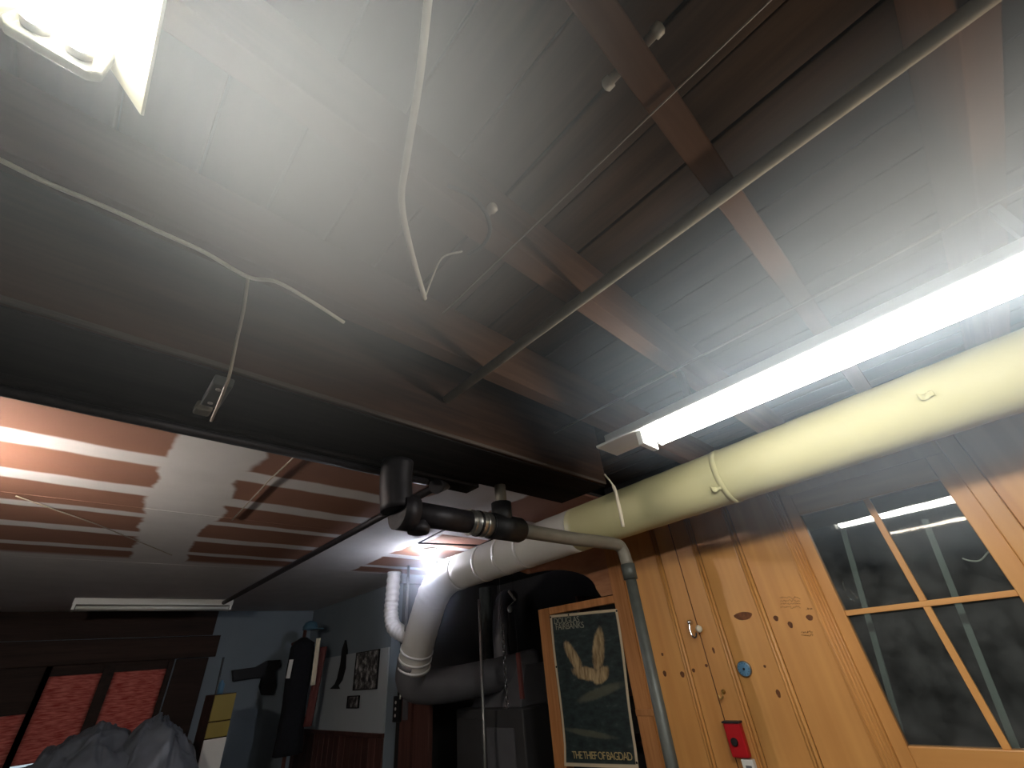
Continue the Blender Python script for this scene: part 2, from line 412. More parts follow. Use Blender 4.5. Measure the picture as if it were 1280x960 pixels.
# far wall with its windows; blue-grey paint beside them
wl = MB(); ys = (BY, BY+0.12)
wl.box(-2.7, -0.43, *ys, 0, ZD+0.1).box(0.97, 3.8, *ys, 0, ZD+0.1).box(-0.43, 0.97, *ys, 1.84, ZD+0.1).box(-0.43, 0.97, *ys, 0, 1.03)
wl.build('wall_far', 'blue_grey_paint', kind='structure')
hd = MB().box(-2.68, 1.33, BY-0.03, BY-0.001, 1.77, 1.97).build('trim_1', 'window_wood', kind='structure', bevel=0.004)
for n, (x0, x1) in enumerate(((-0.40, 0.03), (0.05, 0.44), (0.50, 0.94))):
    wz0, wz1 = 1.06, 1.80
    fr = MB()
    for a, b in ((x0-0.03, x0+0.012), (x1-0.012, x1+0.03)): fr.box(a, b, BY-0.02, BY+0.08, wz0-0.04, wz1+0.05)
    fr.box(x0, x1, BY-0.02, BY+0.08, wz1, wz1+0.05).box(x0, x1, BY-0.03, BY+0.09, wz0-0.04, wz0)
    wo = fr.build('window_%d' % (n+2), 'window_wood', kind='structure')
    MB().box(x0+0.01, x1-0.01, BY+0.05, BY+0.054, wz0, wz1).build('pane', 'glass', wo)
    top = 1.69 if n else 1.43
    bl = thing('roller_blind', ((x0+x1)/2, BY+0.0, wz0), ['short salmon red blind in the leftmost far window', 'sunlit red cloth blind in the middle far window', 'deep red blind in the far window nearest the yellow cabinet'][n], 'blind', 'red blinds in the far windows')
    def fn(u, v, x0=x0, x1=x1, top=top): return (x0+0.012+u*(x1-x0-0.024), BY+0.02+0.006*math.sin(v*34+u*3), wz0+0.02+v*(top-wz0-0.02))
    MB().grid(fn, 10, 40).build('blind_cloth', 'red_blind', bl, solid=0.001)
    MB().box(x0+0.012, x1-0.012, BY+0.005, BY+0.035, top, wz1).build('blind_head', 'window_wood', bl)

MB().box(-2.68, 1.25, BY-0.02, BY-0.001, 1.975, ZD-0.002).build('trim_2', 'window_wood', kind='structure')
MB().box(0.985, 1.27, BY-0.025, BY-0.001, 0.9, 1.765).build('trim_3', 'window_wood', kind='structure', bevel=0.004)
# pale wall along the far right, red-brown planks below
wr = MB().box(2.32, 2.42, 4.16, BY, 0, ZD+0.1).build('wall_right_far', 'blue_grey_paint', kind='structure')
MB().box(2.304, 2.32, 4.17, 6.18, 1.03, 1.66).build('wall_panel', 'pale_paint', wr)
MB().box(2.285, 2.32, 4.165, 6.18, 1.0, 1.032).build('rail', 'dark_panel', wr, 0.004)
y = 4.17; pl = None
while y < 6.15:
    if pl is None: pl = MB().box(2.30, 2.32, y, y+0.112, 0.02, 1.0).build('plank', 'dark_panel', wr, 0.006); pl0 = WLOC[pl.name]
    else: copy_at(pl, pl0 + Vector((0, y-4.17, 0)), wr)
    y += 0.118
# furnace recess: dark walls
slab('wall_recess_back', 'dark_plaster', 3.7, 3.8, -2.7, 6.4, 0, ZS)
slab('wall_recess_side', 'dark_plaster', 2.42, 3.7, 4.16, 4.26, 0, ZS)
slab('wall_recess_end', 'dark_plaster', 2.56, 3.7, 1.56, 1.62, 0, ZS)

# ------------------------------------------------------------------ pine wall with its window
WZ0, WZ1 = 1.055, 1.93               # glass opening
WY0, WY1 = -0.025, 0.522
wb = MB()
wb.box(2.52, 2.56, 0.60, 1.62, 0, ZS-0.01).box(2.52, 2.56, -2.7, -0.10, 0, ZS-0.01).box(2.52, 2.56, -0.10, 0.60, 0, 0.9).box(2.52, 2.56, -0.10, 0.60, 2.02, ZS-0.01)
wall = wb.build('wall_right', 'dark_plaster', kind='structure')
edges = [1.60, 1.335, 1.095, 0.865, 0.632]
def board(y0, y1, z0, z1, ga=0.016, gb=0.018):
    b = MB().box(2.50, 2.52, y0+ga, y1-gb, z0, z1)
    o = b.build('board', 'pine', wall, 0.004)
    return o
boards = []
for a, b in zip(edges[1:], edges[:-1]): boards.append(board(a, b, 0.02, ZJ-0.01, 0.001 if a == edges[-1] else 0.016))
yb = -0.15
while yb > -2.6:
    boards.append(board(yb-0.235, yb, 0.02, ZJ-0.01, 0.002, 0.001)); yb -= 0.237
boards.append(board(-0.15, 0.632, 2.03, ZJ-0.01, 0.001, 0.001)); boards.append(board(-0.15, 0.632, 0.02, 0.90, 0.001, 0.001))
bd = MB()
for q, e in enumerate(edges[1:-1]+[1.60]):               # moulded double bead at each board joint
    o = MB()
    for dy, r in ((-0.008, 0.0095), (0.0085, 0.0065)):
        o.tube([(2.500, e+dy, 0.02), (2.500, e+dy, ZJ-0.012)], r, 10)
    o.build('bead_moulding', 'pine', wall)
MB().tube([(2.5, 1.211, 0.02), (2.5, 1.211, ZJ-0.012)], 0.0028, 6).build('seam_strip', 'knot_wood', wall)
# fluted casing beside the window
cs = MB().box(2.488, 2.52, 0.572, 0.632, 0.02, ZJ-0.012)
for dy in (0.578, 0.592, 0.606, 0.622): cs.tube([(2.488, dy, 0.02), (2.488, dy, ZJ-0.012)], 0.0052, 8)
cs.build('casing', 'pine', wall)
MB().box(2.488, 2.52, -0.15, -0.088, 0.02, ZJ-0.012).build('casing', 'pine', wall, 0.004)
# knots in the boards
def knot(o, px, py, ry, rz, tilt=0.0):
    c = atx(px, py, 2.5); pts = []
    for k in range(14):
        a = 2*math.pi*k/14; u = math.cos(a)*ry*(1+0.12*math.sin(3*a)); v = math.sin(a)*rz
        pts.append(c + Vector((0, u*math.cos(tilt)-v*math.sin(tilt), u*math.sin(tilt)+v*math.cos(tilt))))
    MB().prism(pts, (-0.0012, 0, 0)).build('knot', 'knot_wood', o)
for bi, px, py, ry, rz in ((2, 929, 770, 0.045, 0.018), (3, 970, 773, 0.011, 0.012), (3, 988, 781, 0.010, 0.014), (3, 1012, 772, 0.014, 0.012), (2, 894, 765, 0.012, 0.02), (1, 867, 838, 0.009, 0.009),
                           (1, 853, 843, 0.012, 0.014), (0, 831, 842, 0.010, 0.014), (2, 973, 867, 0.009, 0.016), (1, 892, 813, 0.006, 0.014), (1, 883, 832, 0.008, 0.007), (0, 828, 818, 0.007, 0.008), (2, 956, 833, 0.006, 0.006)):
    knot(boards[bi], px, py, ry, rz)
# pencilled notes on the wall
random.seed(3)
def scribble(px0, py0, lines, wpx, hpx):
    for L in range(lines):
        q = []; n = 26
        for i in range(n):
            q.append(atx(px0 + wpx*i/n + random.uniform(-1, 1), py0 + L*hpx - 0.10*wpx*i/n*0 + random.uniform(-1.6, 1.6), 2.4985))
        MB().tube(q, 0.00055, 4).build('handwriting', 'ink', wall)
scribble(975, 747, 4, 26, 4.0); scribble(1002, 790, 2, 15, 4.0); scribble(1008, 761, 1, 8, 4)
# window sash
win = MB()
win.box(2.492, 2.54, WY1, 0.572, 0.90, 2.03)               # left stile
win.box(2.492, 2.54, -0.088, WY0, 0.90, 2.03)              # right stile
sash = win.build('window_1', 'pine', kind='structure', bevel=0.003)
MB().box(2.492, 2.54, WY0, WY1, 0.90, WZ0).build('bottom_rail', 'pine_rail', sash, 0.003)
MB().box(2.492, 2.54, WY0, WY1, WZ1, 2.03).build('top_rail', 'pine_rail', sash, 0.003)
MB().box(2.498, 2.53, WY0, WY1, 1.49, 1.511).build('muntin', 'pine_rail', sash, 0.002)
ym = 0.243
for z0, z1 in ((WZ0, 1.49), (1.511, WZ1)):
    MB().box(2.499, 2.53, ym-0.012, ym+0.012, z0, z1).build('muntin', 'pine', sash, 0.002)
    for a, b in ((WY0, ym-0.012), (ym+0.012, WY1)):
        MB().box(2.514, 2.517, a, b, z0, z1).build('pane', 'glass', sash)
# dark store room behind the glass with two pale bars leaning against it
for n, (p, q) in enumerate((((1069, 715), (1122, 900)), ((1182, 715), (1266, 925)))):
    a = atx(*p, 2.68); b = atx(*q, 2.62); d = (b-a).normalized()
    lo = b + d*((0.0-b.z)/d.z) if abs(d.z) > 0.1 else b
    up = a - d*0.22
    MB().bar(lo + Vector((0, 0, 0.005)), up, 0.022, 0.012, (1, 0, 0)).build('leaning_bar', 'pale_wood_bar', label=['pale bar leaning behind the window pane nearest the fluted casing', 'pale bar leaning behind the window centre muntin'][n], cat='bar', group='bars behind the window')
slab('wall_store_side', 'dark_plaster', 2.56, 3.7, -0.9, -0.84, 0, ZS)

# ------------------------------------------------------------------ carrying beam
beam = MB().box(-2.69, 1.62, 1.02, 1.31, H+0.637, ZS-0.005).build('beam', 'beam_wood', kind='structure', bevel=0.006)
MB().box(-2.69, 1.62, 1.035, 1.30, H+0.632, H+0.6375).build('underside_shade', 'beam_dark', beam)  # thin dark sheet, puts the shade of the beam's underside into colour
MB().box(-2.69, 1.61, 1.016, 1.026, H+0.635, H+0.648).build('worn_lit_edge', 'beam_worn_lit', beam, 0.003)  # worn near edge; its highlight is put into the paler colour
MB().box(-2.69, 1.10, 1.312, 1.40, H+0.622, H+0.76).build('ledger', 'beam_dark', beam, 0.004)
MB().tube([(-2.69, 1.345, H+0.612), (0.86, 1.345, H+0.612)], 0.014, 10).build('conduit', 'cast_iron', label='thin dark pipe running along the underside of the beam', cat='pipe')
# junction box on the beam with a cable
c0 = atz(268, 492, H+0.625)
jb = thing('junction_box', (c0.x, c0.y, H+0.60), 'dusty metal junction box under the dark beam', 'box')
MB().box(c0.x-0.018, c0.x+0.024, 1.045, 1.17, H+0.606, H+0.632).build('box_body', 'old_pipe', jb, 0.004)
MB().box(c0.x-0.024, c0.x+0.014, 1.19, 1.23, H+0.606, H+0.632).build('connector', 'drain_grey', jb, 0.006)
for yy in (1.07, 1.145): MB().lathe((c0.x, yy, H+0.607), (0, 0, -1), [(0, 0.006), (0.003, 0.006), (0.004, 0.003)], 10).build('screw', 'steel_band', jb)

# ------------------------------------------------------------------ near fluorescent fixture (left, overhead)
fx = thing('fluorescent_fixture', (-0.24, -0.1, H+0.64), 'twin tube fluorescent fixture with flared white reflector hanging overhead', 'light fixture')
Y0, Y1 = -0.74, 0.485
FZ = H + 0.685
MB().box(-0.275, -0.205, Y0-0.02, Y1+0.03, FZ+0.05, ZJ-0.003).build('housing', 'fixture_paint', fx, 0.004)
for s in (-1, 1):
    xa, xb = -0.24+s*0.034, -0.24+s*0.088
    MB().prism([(xa, Y0-0.02, FZ+0.05), (xb, Y0-0.02, FZ-0.010), (xb+s*0.003, Y0-0.02, FZ-0.008), (xa+s*0.003, Y0-0.02, FZ+0.053)], (0, Y1-Y0+0.05, 0)).build('reflector', 'fixture_paint', fx)
    MB().lathe((-0.24+s*0.0195, Y0, FZ), (0, 1, 0), [(0.012, 0.0135), (Y1-Y0-0.012, 0.0135)], 12).build('tube', 'tube_light_near', fx)
    for ya, yb in ((Y0, Y0+0.012), (Y1-0.012, Y1)): MB().tube([(-0.24+s*0.0195, ya, FZ), (-0.24+s*0.0195, yb, FZ)], 0.0128, 16).build('tube_cap', 'steel_band', fx)
for y0, y1 in ((Y1+0.001, Y1+0.016), (Y0-0.016, Y0-0.001)):
    MB().prism([(-0.24-0.046, y0, FZ-0.012), (-0.24-0.036, y0, FZ-0.024), (-0.24+0.036, y0, FZ-0.024), (-0.24+0.046, y0, FZ-0.012), (-0.24+0.040, y0, FZ+0.05), (-0.24-0.040, y0, FZ+0.05)], (0, y1-y0, 0)).build('lamp_holder', 'clear_plastic', fx, 0.003)

# ------------------------------------------------------------------ long fluorescent fixture by the duct
LX, LZ = 1.285, H + 0.60
f2 = thing('strip_light', (LX, 0.1, LZ-0.02), 'long bright strip light running beside the wrapped duct', 'light fixture')
MB().box(LX-0.066, LX+0.066, -0.60, 0.78, LZ+0.022, LZ+0.032).build('reflector', 'white_enamel', f2, 0.003)
MB().box(LX-0.03, LX+0.03, -0.58, 0.76, LZ+0.032, LZ+0.075).build('housing', 'white_enamel', f2, 0.004)
for s in (-1, 1):
    MB().lathe((LX+s*0.030, -0.56, LZ), (0, 1, 0), [(0.01, 0.020), (1.14, 0.020)], 12).build('tube', 'tube_light_long', f2)
for y in (-0.585, 0.60): MB().box(LX-0.05, LX+0.05, y, y+0.022, LZ-0.026, LZ+0.024).build('lamp_holder', 'white_enamel', f2, 0.004)
for y in (-0.39, 0.425): MB().box(LX-0.012, LX+0.012, y-0.01, y+0.01, LZ+0.075, ZJ).build('hanger', 'galvanised', f2)

# ------------------------------------------------------------------ far fixture and bare bulbs
ff = thing('ceiling_light', (0.62, 5.4, ZD-0.09), 'unlit white strip fixture on the far dark ceiling', 'light fixture')
MB().box(-0.0, 1.19, 5.36, 5.48, ZD-0.05, ZD).build('housing', 'white_enamel', ff, 0.004)
for y in (5.385, 5.455): MB().tube([(0.03, y, ZD-0.072), (1.16, y, ZD-0.072)], 0.016, 12).build('tube', 'white_enamel', ff)
for xx in (0.005, 1.165): MB().box(xx, xx+0.02, 5.36, 5.48, ZD-0.09, ZD-0.045).build('lamp_holder', 'white_enamel', ff, 0.003)
def bare_bulb(x, y, mat, label, drop=0.0):
    b = thing('bare_bulb', (x, y, ZD-0.14-drop), label, 'light bulb')
    if drop: MB().tube([(x, y, ZD), (x, y, ZD-drop-0.01)], 0.004, 8).build('cord', 'cable_dark', b)
    MB().lathe((x, y, ZD-drop), (0, 0, -1), [(0, 0.052), (0.012, 0.052), (0.02, 0.035), (0.045, 0.028), (0.05, 0.018)], 20).build('lamp_holder', 'porcelain', b)
    pr = [(0.05, 0.014), (0.078, 0.028), (0.104, 0.034), (0.126, 0.020), (0.133, 0.004)]
    MB().lathe((x, y, ZD-drop), (0, 0, -1), pr, 10).build('bulb', mat, b)
bare_bulb(1.84, 2.80, 'bulb_light', 'glaring bare bulb on the ceiling beside the duct elbow')
bare_bulb(-0.66, 2.08, 'bulb_warm', 'warm bare bulb hanging on a cord past the beam', 0.10)

# ------------------------------------------------------------------ the wrapped round duct, its elbow and the plenum
R_D = 0.118
def duct_c(y): return Vector((1.965+0.006*y, y, H+0.628-0.019*(y+0.3)))
dl = thing('round_duct', (1.97, 1.0, H+0.48), 'cream wrapped round duct running along the ceiling to the furnace', 'duct')
for y0, y1, m in ((-1.7, 1.5, 'duct_wrap'), (1.5, 2.6, 'duct_bulb_tint')):
    n = int((y1-y0)/0.05); pts = [duct_c(y0+(y1-y0)*i/n) for i in range(n+1)]
    MB().tube(pts, [R_D*(1+0.006*math.sin(i*1.7+y0)) for i in range(len(pts))], 28).build('straight_run', m, dl)
e0 = duct_c(2.6)
el = smooth_path([e0, e0+Vector((0, 0.18, -0.01)), e0+Vector((0.0, 0.34, -0.09)), e0+Vector((0.01, 0.46, -0.23)), e0+Vector((0.03, 0.60, -0.42)), e0+Vector((0.05, 0.68, -0.55))], 8)
MB().tube(el, [R_D*(1.0+(0.045*(i % 2) if 3 < i < 18 else 0.01)+0.015*math.sin(i*2.3)) for i in range(len(el))], 28).build('elbow', 'duct_bulb_tint', dl)
for y in (1.92, 2.12, 2.33, 0.62): 
    c = duct_c(y); MB().tube([c+Vector((0, -0.012, 0)), c+Vector((0, 0.012, 0))], R_D*1.025, 28).build('joint_band', 'duct_wrap' if y < 1.5 else 'duct_bulb_tint', dl)
for k, i in enumerate((len(el)-2, len(el)-5, len(el)-8)):
    d = (el[i+1]-el[i-1]).normalized()
    MB().tube([el[i]-d*0.008, el[i]+d*0.008], R_D*1.06, 28).build('joint_band', 'flex_duct', dl)
for px, py in ((1158, 495), (896, 611)):                       # loose tape tags on the wrap
    r = ray(px, py).normalized(); best = min((0.5+0.005*i for i in range(600)), key=lambda tt: (lambda p: abs(math.hypot(p.x-duct_c(p.y).x, p.z-duct_c(p.y).z)-R_D*1.015) + 0.05*tt)(Vector((0, 0, H))+r*tt))
    p = Vector((0, 0, H))+r*best
    MB().grid(lambda u, v: p + Vector((-0.006+0.012*math.sin(u*5)*v, (u-0.5)*0.04, (v-0.5)*0.022+0.004*math.sin(u*7))), 6, 5).build('tape_flap', 'duct_wrap', dl, solid=0.001)

# flexible white duct and the cold pipe by the far wall
fd = smooth_path([(2.03, 3.66, ZD-0.002), (2.03, 3.67, 2.02), (2.03, 3.67, 1.88), (2.04, 3.62, 1.77), (2.07, 3.50, 1.71), (2.10, 3.40, 1.68)], 14)
MB().tube(fd, [0.058*(1+0.07*math.sin(i*1.57)) for i in range(len(fd))], 18).build('flexible_duct', 'flex_duct', label='white ribbed flexible duct dropping from the ceiling beside the bulb', cat='duct')
MB().tube([(2.02, 3.40, ZD), (2.02, 3.40, 1.72)], 0.011, 10).build('conduit', 'galvanised', label='thin steel conduit between flexible duct and duct elbow', cat='pipe')
pe = thing('furnace', (2.75, 3.3, 0), 'grey sheet metal furnace with plenum in the dark recess', 'furnace')
ee = el[-1]
MB().tube(smooth_path([ee+Vector((-0.02, -0.03, 0.06)), ee+Vector((0.04, 0.05, -0.09)), ee+Vector((0.30, 0.0, -0.13)), ee+Vector((0.75, -0.12, -0.10)), ee+Vector((1.1, -0.2, -0.06))], 6), 0.118, 24).build('plenum_pipe', 'sheet_metal', pe)
MB().box(2.62, 3.35, 2.75, 3.55, 0.0, 1.16).build('cabinet', 'furnace_paint', pe, 0.01)
MB().prism([(2.70, 2.85, 1.16), (2.70, 3.45, 1.16), (2.86, 3.38, 1.42), (2.86, 2.92, 1.42)], (0.5, 0, 0)).build('hood', 'sheet_metal', pe, 0.004)
MB().box(2.605, 2.622, 2.85, 3.15, 0.62, 1.05).build('access_door', 'sheet_metal', pe, 0.004)
MB().box(2.600, 2.621, 3.20, 3.50, 0.55, 1.10).build('access_door', 'furnace_paint', pe, 0.004)
MB().tube([(3.05, 3.62, 0.0), (3.05, 3.62, 2.10)], 0.06, 16).build('flue_pipe', 'old_pipe', pe)
MB().tube(smooth_path([(2.9, 3.25, 1.40), (2.9, 3.25, 1.75), (3.05, 3.35, 1.95), (3.3, 3.5, 2.0)], 6), 0.07, 16).build('vent_pipe', 'sheet_metal', pe)
MB().tube([(2.46, 3.0, 0.0), (2.46, 3.0, 1.9)], 0.012, 10).build('conduit', 'galvanised', label='dark slim pipe standing in front of the furnace', cat='pipe')
# hanging chain in the recess
CX, CY = 2.575, 2.86
ch = thing('chain', (CX, CY, 1.15), 'pale chain hanging in the dark furnace recess', 'chain')
for k in range(15):
    z = 1.69-0.036*k; a = Vector((1, 0, 0)) if k % 2 else Vector((0, 1, 0))
    MB().tube([Vector((CX, CY, z)) + a*0.011*math.cos(q*math.pi/5) + Vector((0, 0, 0.022*math.sin(q*math.pi/5))) for q in range(11)], 0.0035, 6).build('chain_link', 'chrome', ch)
MB().tube([(CX, CY, 1.70), (CX, CY, ZS)], 0.003, 6).build('hook_wire', 'chrome', ch)
# broom handles / strip in the recess
rs_ = thing('red_strip', (2.58, 2.70, 1.22), 'narrow red strip hanging in the dark recess near the poster', 'strip')
MB().bar((2.58, 2.70, 1.22), (2.58, 2.71, 1.50), 0.03, 0.02, (1, 0, 0)).build('strip', 'red_cloth', rs_)
MB().tube([(2.58, 2.71, 1.49), (2.58, 2.71, ZS)], 0.002, 6).build('cord', 'cable_dark', rs_)
p1 = atx(636, 739, 2.9); p2 = atx(644, 750, 2.9)
lm = thing('small_lamp', tuple(p2), 'small pale bottle-shaped fitting in the dark recess above the chain', 'fitting')
MB().tube([p1, p2], 0.012, 10).build('glass_tube', 'white_plastic', lm)
q1 = atx(637, 757, 2.9); q2 = atx(637, 767, 2.9)
MB().lathe(q1, (0, 0, -1), [(0, 0.012), (0.02, 0.024), (0.04, 0.022), (0.055, 0.012)], 12).build('pull_knob', 'white_plastic', lm)
MB().tube([p2, q1], 0.003, 6).build('cord', 'cable_white', lm)
# dark shelf at the back of the recess
sh = thing('shelf_unit', (3.5, 2.25, 0), 'dark shelf unit at the back of the recess behind the poster', 'shelf')
for z in (0.4, 0.85, 1.15, 1.55): MB().box(3.38, 3.68, 1.75, 2.70, z, z+0.03).build('shelf', 'dark_panel', sh, 0.003)
for y in (1.72, 2.70): MB().box(3.38, 3.68, y, y+0.03, 0, 1.9).build('side_panel', 'dark_panel', sh, 0.003)

# red-brown post board below the plenum with outlet box and tag
pb = MB().box(2.36, 2.40, 3.56, 4.0, 0.0, 1.34).build('post_board', 'dark_panel', label='red-brown upright board under the furnace duct', cat='board', bevel=0.004)
MB().box(2.34, 2.36, 3.78, 3.79, 0, 1.30).build('batten', 'dark_panel', pb)
ob = thing('outlet_box', (2.33, 4.02, 1.1), 'black outlet box with three pale sockets beside the red-brown board', 'outlet')
c = atx(497, 886, 2.35)
MB().box(2.335, 2.36, c.y-0.055, c.y+0.055, c.z-0.09, c.z+0.09).build('box_body', 'black_paint', ob, 0.004)
for dz in (-0.045, 0.0, 0.045): MB().lathe((2.336, c.y+0.01, c.z+dz), (-1, 0, 0), [(0, 0.012), (0.003, 0.012), (0.004, 0.008)], 12).build('socket', 'white_plastic', ob)
c = atx(506, 886, 2.345); MB().box(2.34, 2.36, c.y-0.03, c.y+0.03, c.z-0.075, c.z+0.075).build('cover_plate', 'sheet_metal', label='grey cover plate beside the black outlet box', cat='plate', bevel=0.003)
c = atx(519, 857, 2.355); 
tg = MB().box(2.352, 2.36, c.y-0.03, c.y+0.03, c.z-0.065, c.z+0.065).build('switch_plate', 'white_plastic', label='small pale switch plate high on the red-brown board', cat='switch', bevel=0.003)
MB().box(2.346, 2.353, c.y-0.008, c.y+0.008, c.z-0.02, c.z+0.02).build('toggle', 'black_paint', tg)
MB().tube(smooth_path([atx(504, 838, 2.33), atx(502, 855, 2.33), atx(500, 874, 2.33)], 5), 0.007, 8).build('cable', 'cable_white', label='white cable dropping into the black outlet box', cat='cable')

# ------------------------------------------------------------------ poster on open studs
st = thing('stud_frame', (2.54, 2.0, 0), 'rough timber frame carrying the film poster', 'frame')
MB().box(2.49, 2.56, 2.27, 2.37, 0, 1.745).build('stud', 'stud_wood', st, 0.004)
MB().box(2.485, 2.56, 1.60, 1.70, 0, ZJ-0.01).build('stud', 'stud_wood', st, 0.004)
MB().box(2.495, 2.54, 1.70, 2.27, 1.70, 1.745).build('rail', 'stud_wood', st, 0.004)
MB().box(2.495, 2.54, 1.70, 2.27, 0.80, 0.86).build('rail', 'stud_wood', st, 0.004)
MB().box(2.48, 2.50, 1.56, 1.70, 1.14, 1.17).build('rail', 'stud_wood', st, 0.003)
# plywood fascia with a rounded cut-out
arc = [(2.5, 1.702, 1.75), (2.5, 1.702, ZJ-0.06), (2.5, 2.60, ZJ-0.06), (2.5, 2.60, 2.06)]
for k in range(0, 13):
    a = math.pi/2*k/12
    arc.append((2.5, 2.45-0.62*math.sin(a), 1.80+0.20*math.cos(a) + 0.0))
arc.append((2.5, 1.80, 1.75))
MB().prism(arc, (0.02, 0, 0)).build('plywood_fascia', 'plywood', label='plywood fascia with a rounded cut-out above the poster', cat='panel')
# poster sheet
po = thing('poster', (2.47, 1.97, 0.91), 'dark teal film poster with pale gold art and white border', 'poster')
TL, TR, BR, BL = Vector((2.478, 2.245, 1.695)), Vector((2.478, 1.685, 1.665)), Vector((2.474, 1.735, 0.925)), Vector((2.474, 2.262, 0.905))
def pfn(u, v):
    p = (BL*(1-u)+BR*u)*(1-v) + (TL*(1-u)+TR*u)*v
    return p + Vector((-0.006*math.sin(v*5+1)*math.sin(u*3.1)-0.012*max(0, 0.12-v)*8, 0.006*math.sin(v*6)*(1 if u > 0.5 else -1), 0))
NU, NV = 16, 24
sheet = MB().grid(pfn, NU, NV).build('sheet', 'poster_print', po)
uvl = sheet.data.uv_layers.new(name='UVMap'); b0 = WLOC[sheet.name]
for pol in sheet.data.polygons:
    for li, vi in zip(pol.loop_indices, pol.vertices):
        uvl.data[li].uv = ((vi % (NU+1))/NU, (vi//(NU+1))/NV)
# lettering
def lettering(body, u, v, size, mat, spread=1.0):
    cu = bpy.data.curves.new('lettering', 'FONT'); cu.body = body; cu.size = size; cu.extrude = 0.0004; cu.space_character = spread
    tmp = bpy.data.objects.new('lettering', cu); COL.objects.link(tmp); bpy.context.view_layer.update()
    me = bpy.data.meshes.new_from_object(tmp); bpy.data.objects.remove(tmp)
    me.materials.clear(); me.materials.append(M[mat])
    o = bpy.data.objects.new('lettering', me); COL.objects.link(o)
    p = pfn(u, v) + Vector((-0.004, 0, 0)); q = pfn(min(u+0.3, 1), v) + Vector((-0.004, 0, 0))
    ex = (q-p).normalized(); ez = Vector((-1, 0, 0)); ez = (ez-ex*ez.dot(ex)).normalized(); ey = ez.cross(ex)
    o.parent = po
    o.matrix_local = Matrix.Translation(-WLOC[po.name]) @ Matrix(((ex.x, ey.x, ez.x, p.x), (ex.y, ey.y, ez.y, p.y), (ex.z, ey.z, ez.z, p.z), (0, 0, 0, 1)))
lettering('DOUGLAS', 0.06, 0.93, 0.050, 'pale_ink', 0.95)
lettering('FAIRBANKS', 0.08, 0.885, 0.050, 'pale_ink', 0.95)
lettering('THE THIEF OF BAGDAD', 0.14, 0.045, 0.048, 'gold_ink', 0.82)
for u, v in ((0.01, 0.985), (0.99, 0.985), (0.02, 0.62), (0.985, 0.03), (0.3, 0.99)):
    MB().lathe(pfn(u, v)+Vector((0.002, 0, 0)), (-1, 0, 0), [(0, 0.005), (0.004, 0.006), (0.006, 0.003)], 10).build('thumb_tack', 'cast_iron', po)

# ------------------------------------------------------------------ drain line: cast iron, coupling, grey pipe, stand pipe
PY, PZ = 1.27, H + 0.455
dr = thing('drain_pipe', (1.9, PY, 0), 'old drain line from cast iron fitting to the grey stand pipe', 'pipe')
MB().tube([(0.70, PY, PZ), (0.76, PY, PZ)], 0.062, 20).build('hub', 'cast_iron', dr)
MB().tube([(0.74, PY, PZ), (1.02, PY, PZ)], 0.042, 20).build('cast_pipe', 'cast_iron', dr)
MB().tube(smooth_path([(0.70, PY, PZ+0.0), (0.69, PY+0.005, PZ+0.10), (0.69, PY-0.0, PZ+0.176)], 6), 0.055, 20).build('riser', 'cast_iron', dr)
MB().lathe((0.785, PY, PZ-0.065), (0, 0, 1), [(0, 0.036), (0.02, 0.04), (0.03, 0.032), (0.065, 0.032)], 18).build('cleanout', 'cast_iron', dr)
MB().tube([(1.0, PY, PZ), (1.115, PY, PZ)], 0.046, 20).build('coupling', 'steel_band', dr)
for xx in (1.012, 1.045, 1.075, 1.108): MB().tube([(xx-0.005, PY, PZ), (xx+0.005, PY, PZ)], 0.049, 20).build('clamp', 'rubber' if xx in (1.045, 1.108) else 'steel_band', dr)
MB().tube([(1.11, PY, PZ), (1.27, PY, PZ)], 0.050, 20).build('sleeve', 'rubber', dr)
MB().tube([(1.18, PY, PZ), (1.18, PY, PZ+0.10)], 0.042, 20).build('tee', 'rubber', dr)
MB().tube([(1.18, PY, PZ+0.09), (1.18, PY, PZ+0.177)], 0.024, 16).build('riser', 'drain_grey', dr)
MB().tube([(1.26, PY, PZ), (1.285, PY, PZ)], 0.044, 20).build('collar', 'cast_iron', dr)
MB().tube(smooth_path([(1.28, PY, PZ), (1.6, PY-0.01, PZ-0.004), (1.90, PY-0.035, PZ-0.006), (1.955, PY-0.042, PZ-0.03), (1.97, PY-0.045, PZ-0.10)], 6), 0.030, 18).build('grey_pipe', 'drain_grey', dr)
sp0 = (1.97, PY-0.045)
MB().tube([(sp0[0], sp0[1], PZ-0.10), (sp0[0], sp0[1]+0.005, 0.0)], 0.026, 18).build('stand_pipe', 'old_pipe', dr)
MB().tube([(sp0[0], sp0[1], PZ-0.17), (sp0[0], sp0[1], PZ-0.10)], 0.034, 18).build('socket', 'old_pipe', dr)
# dark pipe running back along the drywall
MB().tube([(1.10, 1.45, ZD-0.028), (1.105, 5.35, ZD-0.028)], 0.019, 14).build('ceiling_pipe', 'cast_iron', label='dark pipe running back along the drywall ceiling', cat='pipe')
MB().tube(smooth_path([(0.9, 1.34, H+0.60), (1.0, 1.40, H+0.66), (1.08, 1.47, ZD-0.03)], 6), 0.03, 14).build('pipe_bend', 'cast_iron', label='dark pipe bend joining the beam pipe and the ceiling pipe', cat='pipe')

